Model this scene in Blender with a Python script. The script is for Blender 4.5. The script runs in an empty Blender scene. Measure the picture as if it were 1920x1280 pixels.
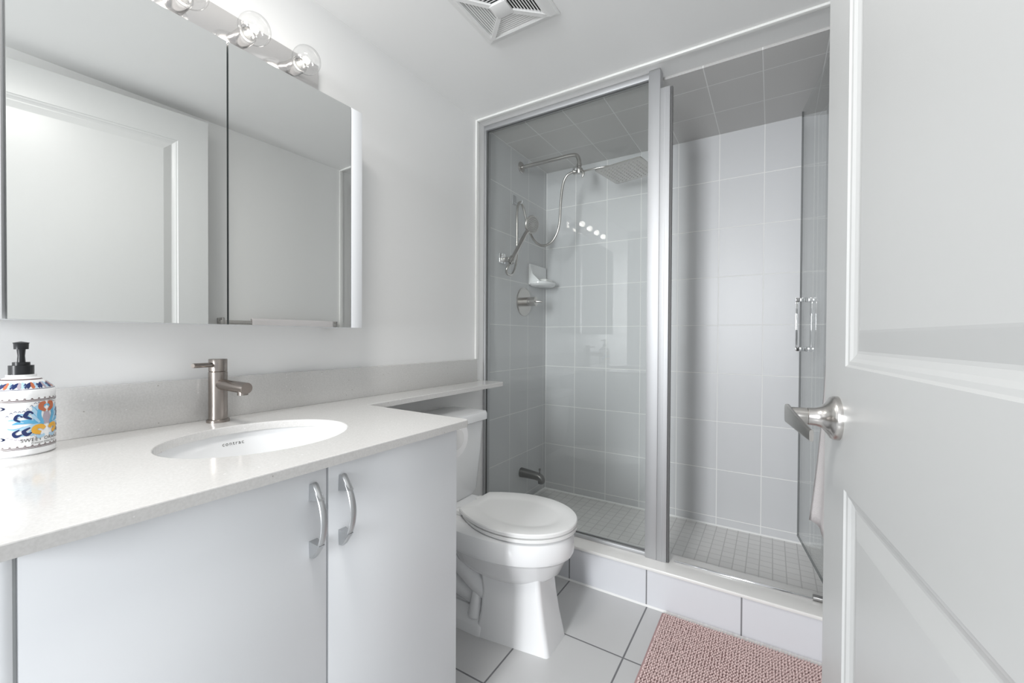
import bpy, bmesh, math, random
from mathutils import Vector, Matrix
random.seed(7)
S = bpy.context.scene
COL = S.collection
PI = math.pi

# ------------------------------------------------------------------ camera
CAM = Vector((1.2872, 0.0, 1.0774))
yaw, pitch, roll = 0.5555, -0.0101, 0.0051
sy, cy_, sp, cp = math.sin(yaw), math.cos(yaw), math.sin(pitch), math.cos(pitch)
R0 = Vector((cy_, sy, 0)); F0 = Vector((-sy, cy_, 0)); Z0 = Vector((0, 0, 1))
FW = F0 * cp + Z0 * sp; U0 = Z0 * cp - F0 * sp
RT = R0 * math.cos(roll) + U0 * math.sin(roll)
UP = U0 * math.cos(roll) - R0 * math.sin(roll)
cam = bpy.data.cameras.new('camera'); cam.sensor_width = 36.0; cam.lens = 784.69 / 1920 * 36
cam.clip_start = 0.01
co = bpy.data.objects.new('camera', cam); COL.objects.link(co)
m = Matrix((RT, UP, -FW)).transposed().to_4x4(); m.translation = CAM
co.matrix_world = m
S.camera = co

# ------------------------------------------------------------------ world, exposure
W = bpy.data.worlds.new('world'); S.world = W; W.use_nodes = True
bg = W.node_tree.nodes['Background']
bg.inputs[0].default_value = (0.93, 0.965, 1.0, 1); bg.inputs[1].default_value = 0.70
S.view_settings.view_transform = 'Standard'; S.view_settings.look = 'None'
S.view_settings.exposure = 0.14; S.view_settings.gamma = 1.0; S.view_settings.use_curve_mapping = False
BULB_W = 0.12
# daylight from the hall window behind the camera
HL = bpy.data.lights.new('hall_daylight', 'AREA'); HL.shape = 'RECTANGLE'; HL.size = 0.58; HL.size_y = 1.6; HL.energy = 122; HL.color = (0.95, 0.975, 1.0)
ho = bpy.data.objects.new('hall_daylight', HL); COL.objects.link(ho); ho.location = (0.77, -3.0, 1.55); ho.rotation_euler = (PI / 2, 0, 0)
# fill light added at the ceiling above the frame, not a known fixture
FILL = bpy.data.lights.new('ceiling_fill', 'AREA'); FILL.shape = 'DISK'; FILL.size = 0.32; FILL.energy = 9.0; FILL.color = (1.0, 0.98, 0.95)
fill_o = bpy.data.objects.new('ceiling_fill', FILL); COL.objects.link(fill_o); fill_o.location = (0.73, 0.22, 2.165)

# ------------------------------------------------------------------ materials
def new_mat(name):
    mt = bpy.data.materials.new(name); mt.use_nodes = True
    nt = mt.node_tree; return mt, nt, nt.nodes['Principled BSDF']
def setp(b, **k):
    for n, v in k.items():
        b.inputs[n.replace('_', ' ')].default_value = v
def c4(c): return (c[0], c[1], c[2], 1)
def node(nt, t, **k):
    n = nt.nodes.new(t)
    for a, v in k.items(): setattr(n, a, v)
    return n
def bump(nt, b, src, strength, dist):
    bp = node(nt, 'ShaderNodeBump'); bp.inputs['Strength'].default_value = strength; bp.inputs['Distance'].default_value = dist
    nt.links.new(src, bp.inputs['Height']); nt.links.new(bp.outputs[0], b.inputs['Normal']); return bp
def plain(name, col, rough=0.5, metal=0.0, noise=0, nscale=60, ndist=0.001, spec=0.5, coat=0.0):
    mt, nt, b = new_mat(name)
    setp(b, Base_Color=c4(col), Roughness=rough, Metallic=metal)
    b.inputs['Specular IOR Level'].default_value = spec
    b.inputs['Coat Weight'].default_value = coat; b.inputs['Coat Roughness'].default_value = 0.06
    if noise:
        tc = node(nt, 'ShaderNodeTexCoord'); nz = node(nt, 'ShaderNodeTexNoise'); nz.inputs['Scale'].default_value = nscale; nz.inputs['Detail'].default_value = 4
        nt.links.new(tc.outputs['Object'], nz.inputs['Vector']); bump(nt, b, nz.outputs[0], noise, ndist)
    return mt
def mth(nt, op, a, bb=None):
    n = node(nt, 'ShaderNodeMath', operation=op)
    for i, v in enumerate((a, bb)):
        if v is None: continue
        if hasattr(v, 'links'): nt.links.new(v, n.inputs[i])
        else: n.inputs[i].default_value = v
    return n.outputs[0]
def tile(name, au, av, su, sv, ou, ov, grout, tcol, gcol, rough=0.36, var=0.03, wav=0.25, gdark=False):
    """square tiling: axes au/av of object space, sizes, offsets of one joint, grout width"""
    mt, nt, b = new_mat(name)
    tc = node(nt, 'ShaderNodeTexCoord'); sx = node(nt, 'ShaderNodeSeparateXYZ'); nt.links.new(tc.outputs['Object'], sx.inputs[0])
    ds, fl = [], []
    for ax, s, o in ((au, su, ou), (av, sv, ov)):
        u = mth(nt, 'DIVIDE', mth(nt, 'SUBTRACT', sx.outputs['XYZ'.index(ax)], o), s)
        f = mth(nt, 'FRACT', u); fl.append(mth(nt, 'FLOOR', u))
        ds.append(mth(nt, 'MULTIPLY', mth(nt, 'MINIMUM', f, mth(nt, 'SUBTRACT', 1.0, f)), s))
    d = mth(nt, 'MINIMUM', ds[0], ds[1])
    mr = node(nt, 'ShaderNodeMapRange'); mr.interpolation_type = 'SMOOTHSTEP'
    mr.inputs['From Min'].default_value = grout * 0.42; mr.inputs['From Max'].default_value = grout * 0.62
    nt.links.new(d, mr.inputs['Value']); fac = mr.outputs[0]
    cv = node(nt, 'ShaderNodeCombineXYZ'); nt.links.new(fl[0], cv.inputs[0]); nt.links.new(fl[1], cv.inputs[1])
    wn = node(nt, 'ShaderNodeTexWhiteNoise'); nt.links.new(cv.outputs[0], wn.inputs['Vector'])
    val = mth(nt, 'ADD', 1.0 - var / 2, mth(nt, 'MULTIPLY', wn.outputs['Value'], var))
    hs = node(nt, 'ShaderNodeMix', data_type='RGBA'); hs.blend_type = 'MULTIPLY'; hs.inputs['Factor'].default_value = 1
    hs.inputs['A'].default_value = c4(tcol); nt.links.new(val, hs.inputs['B'])
    mx = node(nt, 'ShaderNodeMix', data_type='RGBA'); mx.inputs['A'].default_value = c4(gcol)
    nt.links.new(hs.outputs['Result'], mx.inputs['B']); nt.links.new(fac, mx.inputs['Factor'])
    nt.links.new(mx.outputs['Result'], b.inputs['Base Color'])
    rr = node(nt, 'ShaderNodeMapRange'); rr.inputs['To Min'].default_value = 0.7; rr.inputs['To Max'].default_value = rough
    nt.links.new(fac, rr.inputs['Value']); nt.links.new(rr.outputs[0], b.inputs['Roughness'])
    nz = node(nt, 'ShaderNodeTexNoise'); nz.inputs['Scale'].default_value = 9; nz.inputs['Detail'].default_value = 2
    nt.links.new(tc.outputs['Object'], nz.inputs['Vector'])
    h = mth(nt, 'ADD', mth(nt, 'MULTIPLY', nz.outputs[0], wav), fac)
    bump(nt, b, h, 0.5, 0.0012)
    return mt

M = {}
M['wall'] = plain('wall_paint', (0.88, 0.88, 0.872), 0.5, noise=0.08, nscale=180)
M['ceil'] = plain('ceiling_paint', (0.90, 0.90, 0.892), 0.6, noise=0.06, nscale=150)
M['trim'] = plain('trim_paint', (0.86, 0.86, 0.84), 0.3)
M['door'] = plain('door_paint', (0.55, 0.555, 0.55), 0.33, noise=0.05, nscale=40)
M['lam'] = plain('white_laminate', (0.82, 0.835, 0.855), 0.32)
M['lam_in'] = plain('cabinet_carcass', (0.62, 0.64, 0.64), 0.5)
M['ceramic'] = plain('white_ceramic', (0.87, 0.875, 0.88), 0.09, spec=0.55)
M['plastic'] = plain('white_plastic', (0.86, 0.86, 0.85), 0.22)
M['chrome'] = plain('chrome', (0.86, 0.86, 0.87), 0.06, 1.0)
M['socket'] = plain('socket_chrome', (0.62, 0.61, 0.60), 0.22, 1.0)
M['plate'] = plain('polished_plate', (0.80, 0.78, 0.77), 0.12, 1.0)
M['nickel'] = plain('brushed_nickel', (0.34, 0.305, 0.28), 0.27, 1.0)
M['nickel2'] = plain('satin_nickel', (0.58, 0.56, 0.54), 0.24, 1.0)
M['dark_nickel'] = plain('darkened_nickel', (0.28, 0.275, 0.27), 0.35, 1.0)
M['alu'] = plain('satin_aluminium', (0.56, 0.565, 0.575), 0.6, 1.0)
M['alu_pull'] = plain('pull_aluminium', (0.56, 0.57, 0.58), 0.36, 1.0)
M['mirror'] = plain('mirror_glass', (0.84, 0.85, 0.84), 0.0, 1.0)
M['edge'] = plain('glass_edge', (0.13, 0.15, 0.15), 0.15)
M['black'] = plain('black_plastic', (0.012, 0.013, 0.015), 0.3)
M['rubber'] = plain('dark_rubber', (0.12, 0.12, 0.12), 0.6)
M['grey'] = plain('grey_face', (0.42, 0.41, 0.40), 0.4, 0.3)
M['caulk'] = plain('white_caulk', (0.86, 0.86, 0.85), 0.5)
M['curb'] = plain('threshold_stone', (0.82, 0.81, 0.79), 0.25)
M['towel'] = plain('towel_cotton', (0.84, 0.80, 0.80), 0.95, noise=0.9, nscale=420, ndist=0.003)
M['paper'] = plain('tissue_paper', (0.92, 0.92, 0.92), 0.95, noise=0.3, nscale=200)
M['card'] = plain('cardboard', (0.45, 0.36, 0.27), 0.9)
M['mat'] = plain('pink_backing', (0.50, 0.33, 0.325), 0.95)
M['pile'] = plain('pink_chenille', (0.74, 0.57, 0.55), 0.95, noise=0.5, nscale=900, ndist=0.001)
M['soap'] = plain('soap', (0.88, 0.88, 0.86), 0.35)
M['vent'] = plain('vent_plastic', (0.83, 0.83, 0.82), 0.35)
M['dark'] = plain('dark_duct', (0.03, 0.03, 0.03), 0.8)
M['ink'] = plain('grey_ink', (0.07, 0.065, 0.06), 0.6)
M['navy'] = plain('navy_glaze', (0.015, 0.03, 0.12), 0.2)
M['blue'] = plain('blue_glaze', (0.12, 0.42, 0.66), 0.2)
M['sky'] = plain('pale_blue_glaze', (0.42, 0.62, 0.78), 0.2)
M['gold'] = plain('gold_glaze', (0.80, 0.42, 0.05), 0.2)
M['rust'] = plain('rust_glaze', (0.50, 0.15, 0.07), 0.2)
M['brown'] = plain('brown_glaze', (0.10, 0.05, 0.045), 0.25)
M['lilac'] = plain('lilac_glaze', (0.42, 0.36, 0.42), 0.3)
TC = (0.615, 0.62, 0.63); GC = (0.84, 0.84, 0.83)
M['tile_back'] = tile('wall_tile_back', 'X', 'Z', .207, .2588, .2125, .1121, .004, TC, GC)
M['tile_side'] = tile('wall_tile_side', 'Y', 'Z', .207, .2588, 2.467, .1121, .004, TC, GC)
M['tile_ceil'] = tile('ceiling_tile', 'X', 'Y', .207, .2515, .2125, 1.995, .004, (0.60, 0.59, 0.58), GC)
M['tile_floor'] = tile('floor_tile', 'X', 'Y', .336, .335, .536, 1.3885, .0055, (0.63, 0.63, 0.63), (0.20, 0.20, 0.21), 0.22, 0.02, 0.15)
M['tile_curb'] = tile('curb_tile', 'X', 'Z', .336, 3.0, .868, -1.0, .005, (0.70, 0.71, 0.74), (0.22, 0.22, 0.23), 0.22, 0.02, 0.15)
M['mosaic'] = tile('mosaic_tile', 'X', 'Y', .0508, .0508, .03, 1.86, .004, (0.82, 0.81, 0.795), (0.66, 0.65, 0.64), 0.28, 0.04, 0.1)

def quartz():
    mt, nt, b = new_mat('quartz')
    tc = node(nt, 'ShaderNodeTexCoord')
    v = node(nt, 'ShaderNodeTexVoronoi'); v.inputs['Scale'].default_value = 85
    nt.links.new(tc.outputs['Object'], v.inputs['Vector'])
    sp_ = node(nt, 'ShaderNodeSeparateXYZ'); nt.links.new(v.outputs['Color'], sp_.inputs[0])
    r = mth(nt, 'MULTIPLY', sp_.outputs[0], 0.20)           # speck radius by cell, most cells none
    pick = mth(nt, 'GREATER_THAN', sp_.outputs[1], 0.80)
    inside = mth(nt, 'MULTIPLY', mth(nt, 'LESS_THAN', v.outputs['Distance'], r), pick)
    nz = node(nt, 'ShaderNodeTexNoise'); nz.inputs['Scale'].default_value = 260; nz.inputs['Detail'].default_value = 3
    nt.links.new(tc.outputs['Object'], nz.inputs['Vector'])
    rmp = node(nt, 'ShaderNodeValToRGB'); rmp.color_ramp.elements[0].position = 0.35; rmp.color_ramp.elements[1].position = 0.65
    rmp.color_ramp.elements[0].color = (0.635, 0.625, 0.61, 1); rmp.color_ramp.elements[1].color = (0.69, 0.68, 0.665, 1)
    nt.links.new(nz.outputs[0], rmp.inputs[0])
    cm = node(nt, 'ShaderNodeMix', data_type='RGBA'); cm.inputs['A'].default_value = (0.46, 0.44, 0.42, 1); cm.inputs['B'].default_value = (0.80, 0.79, 0.78, 1)
    nt.links.new(mth(nt, 'GREATER_THAN', sp_.outputs[2], 0.5), cm.inputs['Factor'])
    mx = node(nt, 'ShaderNodeMix', data_type='RGBA'); nt.links.new(inside, mx.inputs['Factor'])
    nt.links.new(rmp.outputs[0], mx.inputs['A']); nt.links.new(cm.outputs['Result'], mx.inputs['B'])
    nt.links.new(mx.outputs['Result'], b.inputs['Base Color']); setp(b, Roughness=0.14); b.inputs['Specular IOR Level'].default_value = 0.45
    return mt
M['quartz'] = quartz()
def glass(name, tint, ior):
    mt, nt, b = new_mat(name); nt.nodes.remove(b)
    out = nt.nodes['Material Output']
    t = node(nt, 'ShaderNodeBsdfTransparent'); t.inputs[0].default_value = c4(tint)
    g = node(nt, 'ShaderNodeBsdfGlossy'); g.inputs['Roughness'].default_value = 0.0
    ge = node(nt, 'ShaderNodeNewGeometry'); dp = node(nt, 'ShaderNodeVectorMath', operation='DOT_PRODUCT')
    nt.links.new(ge.outputs['Incoming'], dp.inputs[0]); nt.links.new(ge.outputs['Normal'], dp.inputs[1])
    r0 = ((ior - 1) / (ior + 1)) ** 2                       # Schlick, the same from both sides of the pane
    k = mth(nt, 'POWER', mth(nt, 'SUBTRACT', 1.0, mth(nt, 'ABSOLUTE', dp.outputs['Value'])), 5.0)
    fo = mth(nt, 'ADD', r0, mth(nt, 'MULTIPLY', k, 1 - r0))
    mx = node(nt, 'ShaderNodeMixShader'); nt.links.new(fo, mx.inputs[0]); nt.links.new(t.outputs[0], mx.inputs[1]); nt.links.new(g.outputs[0], mx.inputs[2])
    nt.links.new(mx.outputs[0], out.inputs['Surface']); return mt
M['glass'] = glass('clear_glass', (0.975, 0.985, 0.98), 1.5)
M['bulb'] = glass('bulb_glass', (0.965, 0.965, 0.965), 1.7)
def emis(name, col, s):
    mt, nt, b = new_mat(name); setp(b, Base_Color=c4(col)); b.inputs['Emission Color'].default_value = c4(col); b.inputs['Emission Strength'].default_value = s; return mt
M['fil'] = emis('glowing_filament', (1.0, 0.96, 0.90), 20)

# ------------------------------------------------------------------ mesh helpers
class MB:
    """collects shapes in world space; each face keeps a material index"""
    def __init__(s): s.v = []; s.f = []; s.mi = []; s.sm = []
    def add(s, vs, fs, mi=0, smooth=False):
        o = len(s.v); s.v += [tuple(p) for p in vs]
        for f in fs: s.f.append(tuple(i + o for i in f)); s.mi.append(mi); s.sm.append(smooth)
        return s
    def box(s, a, b, mi=0, bev=0.0, seg=2, T=None):
        bm = bmesh.new(); bmesh.ops.create_cube(bm, size=1)
        for v in bm.verts:
            v.co = Vector([a[i] + (b[i] - a[i]) * (v.co[i] + .5) for i in range(3)])
        if bev: bmesh.ops.bevel(bm, geom=bm.edges[:], offset=bev, segments=seg, profile=.5, affect='EDGES')
        s.frombm(bm, mi, bev > 0, T); return s
    def frombm(s, bm, mi=0, smooth=False, T=None):
        bm.verts.index_update()
        s.add([(T(v.co) if T else v.co) for v in bm.verts], [[v.index for v in f.verts] for f in bm.faces], mi, smooth); bm.free()
    def loft(s, rings, mi=0, cap=(True, True), smooth=True, closed=True):
        n = len(rings[0]); vs = [p for r in rings for p in r]; fs = []
        for k in range(len(rings) - 1):
            for i in range(n if closed else n - 1):
                j = (i + 1) % n; fs.append((k * n + i, k * n + j, (k + 1) * n + j, (k + 1) * n + i))
        if cap[0]: fs.append(tuple(range(n))[::-1])
        if cap[1]: fs.append(tuple(range((len(rings) - 1) * n, len(rings) * n)))
        return s.add(vs, fs, mi, smooth)
    def lathe(s, c, axis, prof, n=32, mi=0, cap=(True, True)):
        """prof: list of (radius, distance along axis)"""
        ax = Vector(axis).normalized(); t = Vector((0, 0, 1)) if abs(ax.z) < .9 else Vector((1, 0, 0))
        e1 = ax.cross(t).normalized(); e2 = ax.cross(e1)
        c = Vector(c); rings = []
        for r, h in prof:
            rings.append([c + ax * h + (e1 * math.cos(2 * PI * i / n) + e2 * math.sin(2 * PI * i / n)) * max(r, 1e-5) for i in range(n)])
        return s.loft(rings, mi, cap)
    def tube(s, pts, r, n=14, mi=0, smooth_path=0, caps=True):
        P = [Vector(p) for p in pts]
        if smooth_path: P = catmull(P, smooth_path)
        rr = r if isinstance(r, (list, tuple)) else None
        T = [(P[min(i + 1, len(P) - 1)] - P[max(i - 1, 0)]).normalized() for i in range(len(P))]
        nrm = T[0].orthogonal().normalized(); rings = []
        for i, p in enumerate(P):
            nrm = (nrm - T[i] * nrm.dot(T[i])).normalized(); bn = T[i].cross(nrm)
            if rr:
                x = i / (len(P) - 1) * (len(rr) - 1); k = min(int(x), len(rr) - 2); q = rr[k] + (rr[k + 1] - rr[k]) * (x - k)
            else: q = r
            rings.append([p + (nrm * math.cos(2 * PI * j / n) + bn * math.sin(2 * PI * j / n)) * q for j in range(n)])
        return s.loft(rings, mi, (caps, caps))
    def prism(s, poly, d, mi=0, smooth=False):
        """poly: 3D ring, extruded by vector d"""
        d = Vector(d); a = [Vector(p) for p in poly]; return s.loft([a, [p + d for p in a]], mi, smooth=smooth)
    def ball(s, c, r, mi=0, n=20, T=None):
        bm = bmesh.new(); bmesh.ops.create_uvsphere(bm, u_segments=n, v_segments=n // 2 + 2, radius=1)
        rr = r if hasattr(r, '__len__') else (r, r, r)
        for v in bm.verts: v.co = Vector((v.co.x * rr[0] + c[0], v.co.y * rr[1] + c[1], v.co.z * rr[2] + c[2]))
        s.frombm(bm, mi, True, T); return s
def catmull(P, k):
    out = []
    for i in range(len(P) - 1):
        p0, p1, p2, p3 = P[max(i - 1, 0)], P[i], P[i + 1], P[min(i + 2, len(P) - 1)]
        for j in range(k):
            t = j / k
            out.append(0.5 * ((2 * p1) + (p2 - p0) * t + (2 * p0 - 5 * p1 + 4 * p2 - p3) * t * t + (3 * p1 - p0 - 3 * p2 + p3) * t ** 3))
    out.append(P[-1]); return out
def wpos(o):
    p = Vector((0, 0, 0))
    while o is not None: p += o.location; o = o.parent
    return p
def build(name, mb, mats, parent=None, loc=None, sharp=35):
    """one mesh object; vertices were given in world space"""
    me = bpy.data.meshes.new(name)
    off = wpos(parent) + (Vector(loc) if loc else Vector((0, 0, 0)))
    me.from_pydata([(p[0] - off.x, p[1] - off.y, p[2] - off.z) for p in mb.v], [], mb.f)
    for k in (mats if isinstance(mats, (list, tuple)) else [mats]): me.materials.append(M[k] if isinstance(k, str) else k)
    for p, i, sm in zip(me.polygons, mb.mi, mb.sm): p.material_index = i; p.use_smooth = sm
    bm = bmesh.new(); bm.from_mesh(me); bmesh.ops.recalc_face_normals(bm, faces=bm.faces)
    a = math.radians(sharp)
    for e in bm.edges:
        if len(e.link_faces) == 2 and e.calc_face_angle(0) > a: e.smooth = False
    bm.to_mesh(me); bm.free()
    o = bpy.data.objects.new(name, me); COL.objects.link(o)
    if loc: o.location = loc
    if parent is not None: o.parent = parent
    return o
def tag(o, label, cat, group=None):
    o['label'] = label; o['category'] = cat
    if group: o['group'] = group
    return o
def thing(name, label, cat, loc, group=None):
    o = bpy.data.objects.new(name, None); o.empty_display_size = 0.05; COL.objects.link(o); o.location = loc
    return tag(o, label, cat, group)
def struct(name, mb, mats, label=None, cat=None):
    o = build(name, mb, mats); o['kind'] = 'structure'
    if label: tag(o, label, cat)
    return o
def rrect(x0, x1, y0, y1, r, z, n=6):
    out = []
    for cx, cy, a in ((x1 - r, y1 - r, 0), (x0 + r, y1 - r, 90), (x0 + r, y0 + r, 180), (x1 - r, y0 + r, 270)):
        for i in range(n + 1):
            t = math.radians(a + 90 * i / n); out.append(Vector((cx + r * math.cos(t), cy + r * math.sin(t), z)))
    return out

# ------------------------------------------------------------------ room dimensions
H = 2.178; YC = 1.710; YB = 2.498; XR = 1.50; HS = 2.168; Y0 = -0.75; HC = 0.162; YT = 1.85

# floors
struct('floor', MB().box((-.1, Y0, -.08), (XR + .1, YC, 0)), 'tile_floor', 'white square floor tiles with grey grout in front of the shower', 'floor')
struct('floor_shower', MB().box((-.05, 1.80, -.06), (XR + .05, YB + .05, .066)), 'mosaic', 'small square mosaic tiles on the shower floor', 'shower floor')
# walls
struct('wall_left', MB().box((-.12, Y0, 0), (0, YT - .04, H)), 'wall', 'painted white wall behind the vanity and toilet', 'wall')
struct('wall_left_tiled', MB().box((-.12, YT - .04, 0), (0, YB + .1, H + .05)), 'tile_side', 'grey tiled shower wall carrying the shower fittings', 'wall')
struct('wall_back', MB().box((0, YB, 0), (XR, YB + .1, H + .05)), 'tile_back', 'grey tiled long back wall of the shower', 'wall')
struct('wall_right', MB().box((XR, .10, 0), (XR + .1, YT - .04, H)), 'wall', 'painted white wall behind the open door, seen in the mirror', 'wall')
struct('wall_right_tiled', MB().box((XR, YT - .04, 0), (XR + .1, YB + .1, H + .05)), 'tile_side', 'tiled shower wall beside the hinged glass door', 'wall')
# ceilings
struct('ceiling', MB().box((-.1, Y0, H), (XR + .1, YT, H + .08)), 'ceil', 'flat white painted ceiling with the square vent', 'ceiling')
struct('ceiling_shower', MB().box((0, YT, HS), (XR, YB, H + .08)), 'tile_ceil', 'grey tiled ceiling over the shower', 'ceiling')
# white edge beads round the shower opening
bead = MB().box((0, YC, .965), (.010, YC + .026, H), 0, .003)
struct('trim_1', bead, 'trim', 'white edge bead up the left wall beside the shower', 'trim')
bead = MB().box((.010, YC, H - .010), (XR - .010, YC + .020, H), 0, .003)
struct('trim_2', bead, 'trim', 'white edge bead along the ceiling above the shower', 'trim')
bead = MB().box((XR - .010, YC, HC), (XR, YC + .026, H), 0, .003)
struct('trim_3', bead, 'trim', 'white edge bead on the right wall seen in the mirror', 'trim')
# curb: tiled face, stone threshold, caulk line
struct('curb_wall', MB().box((0, YC, 0), (XR, 1.85, HC - .014)), 'tile_curb', 'white tiled low curb below the shower glass', 'shower curb')
struct('trim_threshold', MB().box((0, YC - .008, HC - .014), (XR, 1.862, HC), 0, .004), 'curb', 'white threshold slab on top of the shower curb', 'threshold')
struct('trim_caulk', MB().prism([(0, YC, 0), (0, YC - .006, 0), (0, YC, .006)], (XR, 0, 0)), 'caulk', 'white caulk line where curb meets floor', 'caulk')
cove = MB().prism([(0, YB, .066), (0, YB - .006, .066), (0, YB, .073)], (XR, 0, 0)).prism([(0, 1.862, .066), (.006, 1.862, .066), (0, 1.862, .073)], (0, YB - 1.862, 0))
struct('trim_shower', cove, 'caulk', 'white caulk seam round the shower floor', 'caulk')

# ------------------------------------------------------------------ vanity cabinet
XF = .575
van = thing('vanity_cabinet', 'white flat-front vanity cabinet with two arched pulls under the worktop', 'cabinet', (.29, .38, 0))
b = MB().box((.002, .088, .09), (XF - .020, .855, .66)).box((.04, .088, 0), (XF - .07, .855, .09)).box((.002, .088, .66), (.03, .855, .8355)).box((XF - .05, .088, .66), (XF - .020, .855, .8355)).box((.03, .088, .66), (XF - .05, .105, .8355))
build('body', b, 'lam_in', van)
build('end_panel', MB().box((.002, .8555, 0), (XF - .0185, .8705, .8355), 0, .0008), 'lam', van)
for y0, y1, d in ((.1006, .1038, .006), (.4857, .4893, .008)): build('gap_strip', MB().box((XF - .0199, y0, .10), (XF - d, y1, .8335)), 'lam_in', van)  # backing strips added so the deep, poorly lit gaps read grey instead of black
build('filler_panel', MB().box((XF - .019, .088, .09), (XF, .1005, .833), 0, .001), 'lam', van)
def pull(parent, y, zt, zb):
    """arched bow pull with flared feet"""
    mb = MB(); n = 28; rings = []
    for i in range(n + 1):
        t = i / n; z = zt + (zb - zt) * t
        out = .003 + .031 * math.sin(PI * t) ** .75
        wd = .0055 + .0015 * math.sin(PI * t); dp = .0036
        # local frame: bar follows arc in X-Z
        c = Vector((XF + out, y, z))
        dz = zb - zt; dx = .031 * .75 * max(math.sin(PI * t), .05) ** (-.25) * math.cos(PI * t) * PI
        tn = Vector((dx, 0, dz)).normalized(); nn = Vector((-tn.z, 0, tn.x))
        rings.append([c + Vector((0, 1, 0)) * wd * math.cos(2 * PI * k / 12) + nn * dp * math.sin(2 * PI * k / 12) for k in range(12)])
    mb.loft(rings)
    for z0, sgn in ((zt, -1), (zb, 1)):     # triangular feet
        a = [(XF, y - .0075, z0), (XF + .006, y - .006, z0), (XF + .028, y - .0055, z0 + sgn * .026), (XF, y - .0085, z0 + sgn * .030)]
        c = [(p[0], 2 * y - p[1], p[2]) for p in a]
        mb.loft([[Vector(p) for p in a], [Vector(p) for p in c]], smooth=False)
    return build('handle', mb, 'alu_pull', parent)
for y0, y1, hy, zt, zb in ((.104, .4855, .458, .808, .674), (.4895, .8705, .519, .808, .672)):
    d = build('door', MB().box((XF - .018, y0, .10), (XF, y1, .8340), 0, .0012), 'lam', van)
    pull(d, hy, zt, zb)

# ------------------------------------------------------------------ counter with undermount sink
CT, CB = .855, .836
SX, SY, SA, SB = .3165, .500, .1588, .1890
def counter():
    """L-shaped slab: vanity top plus narrow shelf over the toilet, oval hole"""
    bm = bmesh.new()
    def arc(cx, cy, r, a0, a1, n=5): return [(cx + r * math.cos(math.radians(a0 + (a1 - a0) * i / n)), cy + r * math.sin(math.radians(a0 + (a1 - a0) * i / n))) for i in range(n + 1)]
    outer = [(0, .084), (.595, .084)] + arc(.595 - .012, .900 - .012, .012, 0, 90) + [(.167, .912)] + arc(.152 - .015, 1.752 - .015, .018, 0, 90) + [(0, 1.755)]
    hole = [(SX + SA * math.cos(2 * PI * i / 72), SY + SB * math.sin(2 * PI * i / 72)) for i in range(72)]
    eds = []
    for ring in (outer, hole):
        vs = [bm.verts.new((x, y, CT)) for x, y in ring]
        eds += [bm.edges.new((vs[i], vs[(i + 1) % len(vs)])) for i in range(len(vs))]
    bmesh.ops.triangle_fill(bm, use_beauty=True, use_dissolve=False, edges=eds)
    bmesh.ops.recalc_face_normals(bm, faces=bm.faces)
    r = bmesh.ops.extrude_face_region(bm, geom=bm.faces[:])
    for e in r['geom']:
        if isinstance(e, bmesh.types.BMVert): e.co.z = CB
    bmesh.ops.recalc_face_normals(bm, faces=bm.faces)
    sel = [e for e in bm.edges if len(e.link_faces) == 2 and abs(e.calc_face_angle(0)) > 1.2 and all(abs(v.co.z - CT) < 1e-5 for v in e.verts)]
    bmesh.ops.bevel(bm, geom=sel, offset=.002, segments=2, profile=.5, affect='EDGES')
    mb = MB(); mb.frombm(bm, 0, False); return mb
ctop = build('countertop', counter(), 'quartz', loc=(0, 0, 0))
tag(ctop, 'pale speckled stone worktop with oval cutout and narrow shelf over the toilet', 'worktop')
tag(build('backsplash', MB().box((0, .084, CT), (.020, YC, .9645), 0, .0012), 'quartz'), 'speckled stone upstand strip along the wall behind the faucet', 'backsplash')
sink = thing('sink', 'oval white undermount basin set into the worktop', 'sink', (SX, SY, .70))
rings = []; DEP = .14
for i in range(15):
    t = i / 14 * .93 * PI / 2
    rings.append([Vector((SX + (SA + .008) * math.cos(t) * math.cos(2 * PI * k / 64), SY + (SB + .008) * math.cos(t) * math.sin(2 * PI * k / 64), .8358 - DEP * math.sin(t))) for k in range(64)])
rim = [Vector((SX + (SA + .03) * math.cos(2 * PI * k / 64), SY + (SB + .03) * math.sin(2 * PI * k / 64), .8358)) for k in range(64)]
mb = MB().loft([rim] + rings, cap=(False, True))
bs = build('basin', mb, 'ceramic', sink); sm = bs.modifiers.new('thickness', 'SOLIDIFY'); sm.thickness = .008; sm.offset = -1
build('drain', MB().lathe((SX, SY, .6975), (0, 0, 1), [(.030, 0), (.030, .003), (.020, .005), (.0, .005)]), 'nickel2', sink)
def text_mesh(body, size, font_spacing=1.0):
    cu = bpy.data.curves.new('lettering', 'FONT'); cu.body = body; cu.size = size; cu.align_x = 'CENTER'; cu.space_character = font_spacing
    cu.resolution_u = 3
    o = bpy.data.objects.new('tmp_text', cu); COL.objects.link(o)
    me = bpy.data.meshes.new_from_object(o.evaluated_get(bpy.context.evaluated_depsgraph_get()))
    vs = [v.co.copy() for v in me.vertices]; fs = [tuple(p.vertices) for p in me.polygons]
    bpy.data.objects.remove(o); bpy.data.curves.remove(cu); bpy.data.meshes.remove(me)
    return vs, fs
# maker's mark on the far inner wall of the basin
vs, fs = text_mesh('contrac', .0125, 1.25)
def on_basin(u, w):
    y = SY + .016 + u; z = .8075 + w
    k = math.sqrt(max(0, 1 - ((.8358 - z) / DEP) ** 2)); ry = (y - SY) / ((SB + .008) * k)
    x = SX - (SA + .008) * k * math.sqrt(max(0, 1 - ry * ry)); return Vector((x + .0007, y, z))
build('lettering', MB().add([on_basin(v.x, v.y) for v in vs], fs), 'ink', sink)['label'] = 'dark lettering on the white basin'

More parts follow.
